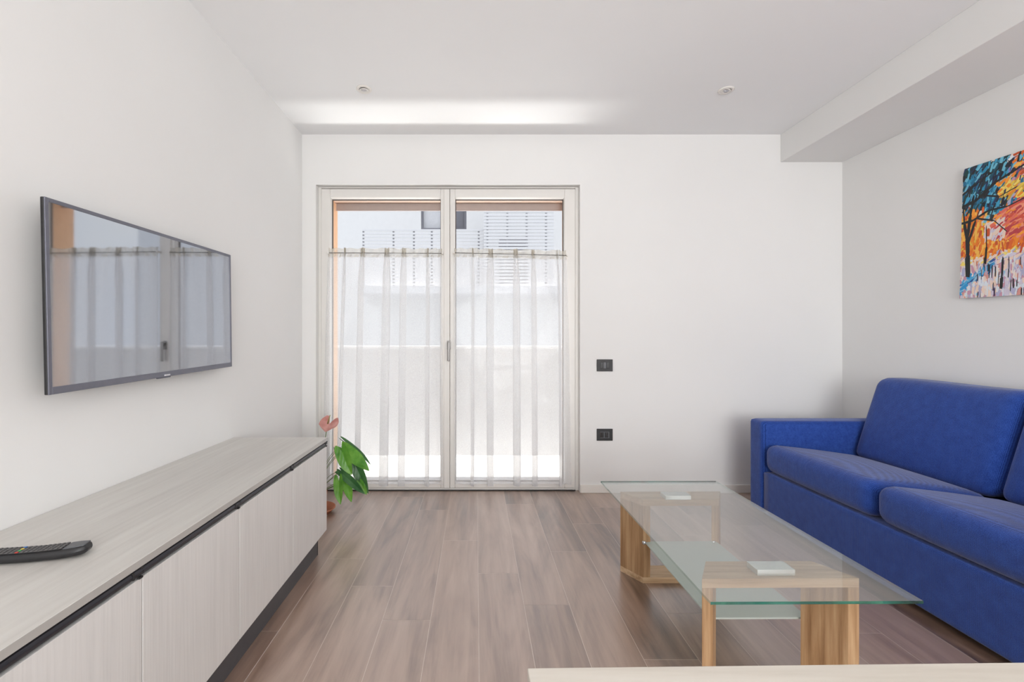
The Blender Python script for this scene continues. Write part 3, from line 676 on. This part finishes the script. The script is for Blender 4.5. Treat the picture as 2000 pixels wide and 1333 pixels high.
for i, (s0, h0, ang, ln, wd, c_) in enumerate(strokes):
    xo = -.0121-i*3.0e-7; ca, sa = math.cos(ang), math.sin(ang); ps = []
    for du, dw in ((-.5, -.35), (-.3, -.5), (.4, -.45), (.5, .1), (.3, .5), (-.45, .4)):
        ps.append((s0+du*ln*ca-dw*wd*sa, h0+du*ln*sa+dw*wd*ca))
    ps = [(min(PW, max(0, a_)), min(PH, max(0, b_))) for a_, b_ in ps]
    vs = [bm.verts.new((xo, PW/2-a_, b_-PH/2)) for a_, b_ in ps]
    f_ = bm.faces.new(vs)
    cl = lin(*c_)
    for l_ in f_.loops: l_[lay] = cl
obj('paint_layer', bm, None, t, mats=[M['paint']])

# ------------------------------------------------------------------ outside
struct('terrace_floor', B((-4.5, 4.5, 3.52, 4.53, -.12, -.01)), M['paving'])
struct('parapet_wall', B((-4.5, 1.33, 4.53, 4.73, -.12, 1.065), (1.66, 4.5, 4.53, 4.73, -.12, 1.065), (1.33, 1.66, 4.53, 4.73, -.12, 1.065)), M['parapet'])
struct('trim_5', B((-4.5, 4.5, 4.50, 4.76, 1.065, 1.09)), M['render_white'])
t = thing('neighbouring_building', 'white rendered building across from the terrace with one dark window', 'building', (-.5, 11, -6))
fx0, fx1, fy = -9.0, 5.2, 11.0
wx0, wx1, wz0, wz1 = X(822, fy), X(911, fy), Z(449, fy), Z(380, fy)
obj('wall', B((fx0, wx0, fy, fy+.3, -6, 7), (wx1, fx1, fy, fy+.3, -6, 7), (wx0, wx1, fy, fy+.3, -6, wz0), (wx0, wx1, fy, fy+.3, wz1, 7), (fx0, fx1, fy+.3, fy+5, -6, 7)), M['render_white'], t)
wf = obj('window', B((wx0, wx0+.05, fy+.04, fy+.1, wz0, wz1), (wx1-.05, wx1, fy+.04, fy+.1, wz0, wz1), (wx0+.05, wx1-.05, fy+.04, fy+.1, wz1-.05, wz1), (wx0+.05, wx1-.05, fy+.04, fy+.1, wz0, wz0+.05), ((wx0+wx1)/2-.04, (wx0+wx1)/2+.04, fy+.04, fy+.1, wz0+.05, wz1-.05)), M['ext_dark'], t)
obj('pane', B((wx0+.05, (wx0+wx1)/2, fy+.12, fy+.14, wz0, wz1)), M['ext_metal'], wf)  # left pane in pale grey: reflected light painted as its colour
obj('pane', B(((wx0+wx1)/2, wx1-.05, fy+.12, fy+.14, wz0, wz1)), M['ext_dark'], wf)
def slats(name, lab, cat, px0, px1, pyt, pyb, d_, step, posts, sl_h):
    t = thing(name, lab, cat, (X((px0+px1)/2, d_), d_, Z(pyb, d_)))
    bm = bmesh.new(); y = pyt
    while y < pyb:
        box(bm, X(px0, d_), X(px1, d_), d_, d_+.03, Z(y+sl_h, d_), Z(y, d_)); y += step
    obj('slats', bm, M['ext_metal'], t)
    for p in posts: obj('post', B((X(p, d_)-.02, X(p, d_)+.02, d_+.03, d_+.07, Z(pyb, d_), Z(pyt, d_))), M['ext_post'], t)
    return t
slats('slatted_railing', 'grey horizontal slat balcony railing on the white building across', 'railing', 708, 945, 448, 560, 10.0, 6.6, (709, 768, 808, 843, 880, 935), 3.4)
slats('slatted_screen', 'tall pale slatted privacy screen on the building seen through the right door leaf', 'screen', 945, 1082, 411, 560, 9.9, 6.5, (952, 991, 1029, 1067), 4.6)
t = thing('balcony_slab', 'pale balcony slab below the slatted railing on the building across', 'balcony', (0, 10.4, Z(565, 10)))
obj('slab', B((X(700, 10), X(1110, 10), 9.8, 11, Z(575, 10), Z(561, 10))), M['ext_metal'], t)
t = thing('air_conditioner', 'dark outdoor unit behind the slatted screen on the building across', 'air conditioner', (X(1003, 10.5), 10.5, Z(561, 10)))
obj('casing', B((X(975, 10.4), X(1031, 10.4), 10.35, 10.75, Z(561, 10), Z(468, 10.4))), M['ext_dark'], t, bev=.02)
